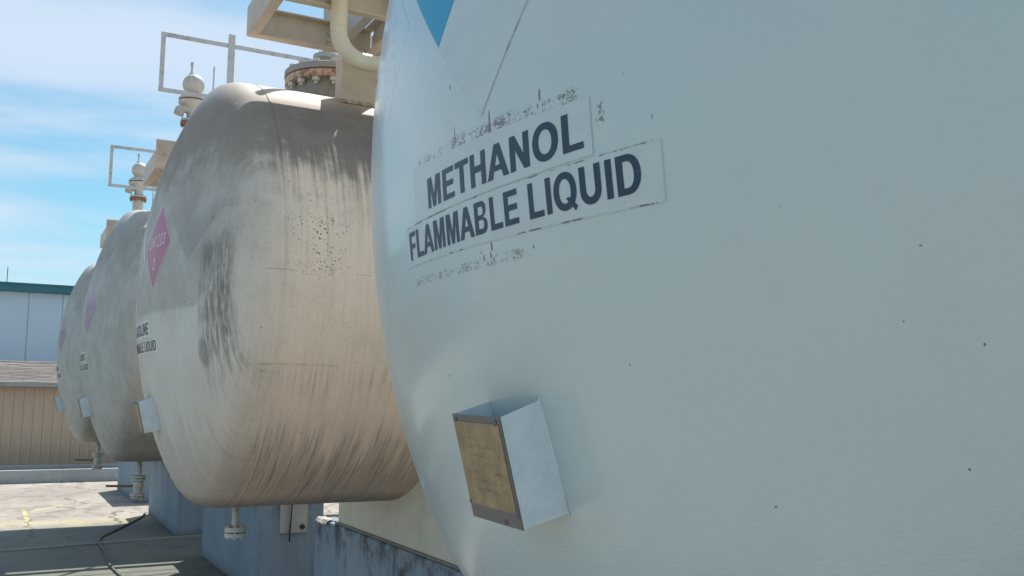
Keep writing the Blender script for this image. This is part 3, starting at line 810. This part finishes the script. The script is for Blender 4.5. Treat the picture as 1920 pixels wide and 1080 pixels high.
tank_labels = {
 1: 'nearest tank, clean pale paint, lettered METHANOL FLAMMABLE LIQUID, filling the right side',
 2: 'second tank, soot-stained cream cylinder with a pink UN1203 placard and gasoline label',
 3: 'third tank, grey-streaked round head half hidden behind the soot-stained tank',
 4: 'farthest and smallest-looking tank head at the left end of the row'}
M['tank1'] = clean_tank()
M['tank2'] = dirty_tank('soot_stained_tank_paint', 0.0, 1.0, True)
M['tank3'] = dirty_tank('streaked_tank_paint', 3.7, .6, False)
M['tank4'] = dirty_tank('streaked_tank_paint_far', 8.2, .6, False)
M['seam'] = paint('weld_bead_paint', (.46, .43, .37), .5, scale=20, dirt=.5)
for i in (1, 2, 3, 4):
    root = thing('storage_tank', tank_labels[i], 'storage tank', (X0, TY[i], TZ-TR), 'horizontal fuel tanks in a row')
    tank_shell(root, M['tank%d' % i])
    nameplate(root)
    if i == 1:
        # hazard diamond: pale sheet with a blue left quarter
        D = .411; cy_, cz_ = -.084, .247
        def dia(cy, cz, h_): return [(cy, cz-h_), (cy-h_, cz), (cy, cz+h_), (cy+h_, cz)]
        conform(root, 'placard_edge', dia(cy_, cz_, D+.0014), .0006, M['edge_dash'], 24, 24)
        hz = conform(root, 'hazard_diamond', dia(cy_, cz_, D), .0012, M['sheet'], 24, 24)
        q = [(cy_+D/2, cz_-D/2), (cy_, cz_), (cy_+D/2, cz_+D/2), (cy_+D, cz_)]
        conform(hz, 'blue_quarter', q, .0020, M['blue'], 14, 14)
        conform(root, 'label_edge', [(.292, -.3145), (-.294, -.3145), (-.294, -.208), (.292, -.208)], .0006, M['edge_soft'], 20, 5)
        l1 = conform(root, 'label_sheet', [(.290, -.3125), (-.429+.009, -.3125), (-.420, -.2165), (.290, -.190)], .0011, M['sheet'], 24, 5)
        place_text(l1, 'lettering', 'METHANOL', .205, -.404, -.2975, .0655, .0019, M['ink'])
        conform(root, 'label_edge', [(.3855, -.4065), (-.5645, -.4135), (-.5685, -.3175), (.3765, -.3145)], .0006, M['edge'], 30, 5)
        l2 = conform(root, 'label_sheet', [(.384, -.4045), (-.5625, -.4115), (-.5665, -.3195), (.375, -.3165)], .0011, M['sheet'], 30, 5)
        place_text(l2, 'lettering', 'FLAMMABLE LIQUID', .357, -.528, -.3915, .0635, .0019, M['ink'])
    else:
        ring_seam(root, 1.372-X0, TR+.0004, .0034, M['tank%d' % i])
        hd = .262
        def dia(cy, cz, h_): return [(cy, cz-h_), (cy-h_, cz), (cy, cz+h_), (cy+h_, cz)]
        c0 = (-.395, .232)
        pe = conform(root, 'un_placard', dia(*c0, hd+.008), .0008, M['pale' if i == 2 else 'pale_faded'], 16, 16)
        conform(pe, 'placard_face', dia(*c0, hd), .0014, M['pink' if i == 2 else 'pink_faded'], 16, 16)
        place_text(pe, 'lettering', 'UN1203', c0[0]+.175, c0[0]-.175, c0[1]-.01, .085, .0024, M['pale' if i == 2 else 'pale_faded'])
        place_text(pe, 'lettering', '3', c0[0]+.035, c0[0]-.03, c0[1]-.15, .075, .0024, M['pale' if i == 2 else 'pale_faded'])
        wd_ = conform(root, 'hazard_diamond', dia(.20, .18, .30), .0008, M['sheet_old'], 16, 16)
        conform(wd_, 'worn_center', dia(.20, .18, .27), .0014, M['tank%d' % i], 16, 16)
        conform(root, 'label_edge', [(.352, -.338), (-.346, -.338), (-.346, -.232), (.352, -.232)], .0006, M['edge'], 20, 5) if False else None
        l1 = conform(root, 'label_sheet', [(.34, -.335), (-.333, -.335), (-.333, -.225), (.34, -.225)], .0011, M['sheet_old'], 20, 5)
        place_text(l1, 'lettering', 'GASOLINE', .27, -.300, -.318, .076, .0019, M['ink_old'])
        l2 = conform(root, 'label_sheet', [(.47, -.434), (-.463, -.434), (-.463, -.350), (.47, -.350)], .0011, M['sheet_old'], 26, 5)
        place_text(l2, 'lettering', 'FLAMMABLE LIQUID', .45, -.450, -.424, .066, .0019, M['ink_old'])
        drain(root, 'flange' if i == 2 else 'valve')
        if i == 2: manhole(root)
        else: relief_valve(root)

# ------------------------------------------------------------------ access platforms and guard rails
def channel(x0, x1, z0, z1, y0, y1, axis, open_to, t=.010):
    """C channel profile. axis 'y': web at x0 side or x1 side; profile coords (other axis, z)"""
    a0, a1 = (x0, x1) if open_to > 0 else (x1, x0)      # a0 = web side
    s = 1 if a1 > a0 else -1
    return [(a0, z0), (a1, z0), (a1, z0+t), (a0+s*t, z0+t), (a0+s*t, z1-t), (a1, z1-t), (a1, z1), (a0, z1)]
plat_label = {2: 'cream steel platform frame above the soot-stained tank, cut off by the top edge',
              3: 'steel platform frame with guard rail, its end showing left of the soot-stained tank',
              4: 'farthest platform frame, a small corner of it showing behind the third tank'}
for i in (2, 3, 4):
    yb = TY[i]-TY[2]
    p = thing('access_platform', plat_label[i], 'platform', (1.26, 5.95+yb, 4.37), 'steel platforms over the tanks')
    def Pn(mb, name, mat, **k):
        mb.v = [(a-1.26, b-5.95, c-4.37) for a, b, c in mb.v]; return mb.build(name, mat, p, bevel=.0015, **k)
    near = 4.96
    # side channel, its web on the outside
    Pn(MB().prism(channel(1.26, 1.325, 4.375, 4.57, 0, 0, 'y', 1), 'y', near+.012, 5.988), 'side_channel', M['steel_cream'])
    Pn(MB().prism(channel(2.04, 2.105, 4.375, 4.57, 0, 0, 'y', -1), 'y', near+.012, 5.925), 'side_channel', M['steel_cream'])
    # far cross channel
    prof = channel(5.93, 6.0, 4.377, 4.568, 0, 0, 'x', -1)
    Pn(MB().prism(prof, 'x', 1.274, 2.10), 'cross_channel', M['steel_cream'])
    prof = channel(5.28, 5.34, 4.382, 4.56, 0, 0, 'x', -1)
    Pn(MB().prism(prof, 'x', 1.335, 2.03), 'cross_channel', M['steel_cream'])
    Pn(MB().prism(channel(1.86, 1.925, 4.43, 4.562, 0, 0, 'y', 1), 'y', 5.35, 5.925), 'joist', M['steel_grey'])
    # kick plate at the near end
    Pn(MB().box(1.25, 5.6, near-.002, near+.010, 4.365, 4.66), 'kick_plate', M['steel_cream'])  # carried on out of sight to shade a strip of slab
    # unseen solid deck, added to shade the slab and the tank top
    mb2 = MB().box(2.108, 5.6, 5.2, 5.995, 4.576, 4.60); Pn(mb2, 'shade_deck', M['steel_grey'])
    Pn(MB().prism(channel(5.93, 6.005, 4.345, 4.544, 0, 0, 'x', -1), 'x', 2.108, 5.6), 'cross_channel', M['steel_cream'])  # unseen length, added to block sunlight from the tank's near side
    # support leg on the tank
    Pn(MB().prism([(1.90, 5.975), (2.14, 5.975), (2.14, 6.12), (1.90, 6.12)], 'z', 4.045, 4.374), 'support_leg', M['steel_cream'])
    Pn(MB().box(1.885, 2.16, 5.95, 6.14, 4.030, 4.052), 'foot_plate', M['rustring'])
    for (bx, bz) in ((1.80, 4.50), (1.80, 4.45), (1.29, 4.47)):
        mb = MB().lathe([(.012, -.014), (.012, 0)], (bx, 5.99, bz), 6, 'y'); Pn(mb, 'bolt', M['steel_cream'])
    # guard rail
    y = 4.925
    def bar(x0, x1, z0, z1, name='rail_bar', dy=0.): Pn(MB().box(x0, x1, y+dy, y+.010+dy, z0, z1), name, M['rail'])
    bar(1.235, 5.6, 5.735, 5.78); bar(1.235, 5.6, 5.150, 5.195); bar(1.237, 1.282, 5.1955, 5.7345, 'end_bar', .0)  # long bars run on unseen, for their shadow lines on the slab
    Pn(MB().box(1.905, 1.975, y-.014, y-.001, 4.60, 5.88), 'rail_post', M['rail'])
    Pn(MB().box(2.88, 2.95, y-.014, y-.001, 4.1, 5.88), 'rail_post', M['rail'])

# elbow pipe in front of the platform frame
pts = [(1.64, 5.25, 6.4), (1.64, 5.25, 5.2), (1.64, 5.25, 4.24)]
for k in range(1, 9):
    a = PI/2*k/8; pts.append((1.64+.16*(1-math.cos(a)), 5.25, 4.24-.175*math.sin(a)))
pts += [(2.3, 5.25, 4.062), (3.6, 5.25, 4.058)]
for k in range(1, 7):
    a = PI/2*k/6; pts.append((3.6+.15*math.sin(a), 5.25+.0*k, 4.058-.15*(1-math.cos(a))))
pts.append((3.75, 5.25, 3.05))
ep = thing('vent_pipe', 'cream painted pipe with a smooth elbow coming down in front of the platform frame', 'pipe', (1.64, 5.25, 4.06))
mb = MB().tube([(a-1.64, b-5.25, c-4.06) for a, b, c in pts], .0505, 24); mb.build('pipe_run', M['pipe_cream'], ep, auto=50)
MB().lathe([(.053, .0), (.053, .012)], (0, 0, .185), 24).build('pipe_weld', M['pipe_cream'], ep)

# ------------------------------------------------------------------ small things
cp = thing('conduit_plate', 'cream steel conduit plate with a round knockout on the near face of a pier', 'plate', (2.70, TY[3]-1.52, .65))
MB().box(0, .295, -.02, 0, 0, .33).build('plate', M['steel_grey'], cp, bevel=.003)
MB().box(.10, .155, -.045, -.0205, .0, .34).build('conduit_strip', M['steel_grey'], cp, bevel=.004)
MB().lathe([(.028, -.028), (.028, -.0205)], (.24, 0, .06), 18, 'y').build('knockout', M['dark'], cp)
cb = MB().tube([(2.81, TY[3]-1.57, 1.2), (2.806, TY[3]-1.60, .98), (2.80, TY[3]-1.60, .80), (2.795, TY[3]-1.585, .66), (2.800, TY[3]-1.57, .565)], .008, 8)
tag(cb.build('cable', M['dark'], smooth=True), 'short black cable hanging down over the conduit plate on the pier', 'cable')
# crumpled scrap
sv = []; sf = []; random.seed(3)
for j in range(5):
    for k in range(7):
        sv.append((2.462+.02*j+random.uniform(-.005, .005), 7.80+.05*k, 1.050+random.uniform(0, .010)-(.03 if j == 0 else 0)))
for j in range(4):
    for k in range(6):
        q = j*7+k; sf.append((q, q+1, q+8, q+7))
sf += []
so = link('sheet_scrap', mesh('sheet_scrap', sv, sf), M['steel_white'])
so.modifiers.new('solid', 'SOLIDIFY').thickness = .002
tag(so, 'crumpled white scrap of sheet lying on the far corner of the nearest pier', 'scrap')
# hose
hp = [(2.46, 18.3), (2.3, 17.6), (2.05, 16.9), (1.75, 16.1), (1.52, 15.5), (1.42, 15.1), (1.385, 14.6), (1.39, 14.0), (1.36, 13.3), (1.345, 12.8), (1.37, 12.2), (1.42, 11.6), (1.5, 10.9), (1.75, 10.2), (2.1, 9.8)]
def smooth_pts(P, n=5):
    out = []
    for k in range(len(P)-1):
        p0, p1, p2, p3 = P[max(k-1, 0)], P[k], P[k+1], P[min(k+2, len(P)-1)]
        for q in range(n):
            t = q/n
            out.append(tuple(.5*((2*p1[d])+(-p0[d]+p2[d])*t+(2*p0[d]-5*p1[d]+4*p2[d]-p3[d])*t*t+(-p0[d]+3*p1[d]-3*p2[d]+p3[d])*t**3) for d in range(2)))
    out.append(P[-1]); return out
hs = MB().tube([(a, b, .0155+.012*max(0, math.sin(b*3))*0) for a, b in smooth_pts(hp)], .0155, 8)
tag(hs.build('hose', M['hose'], smooth=True), 'thin grey hose curving over the shaded slab from the third pier', 'hose')
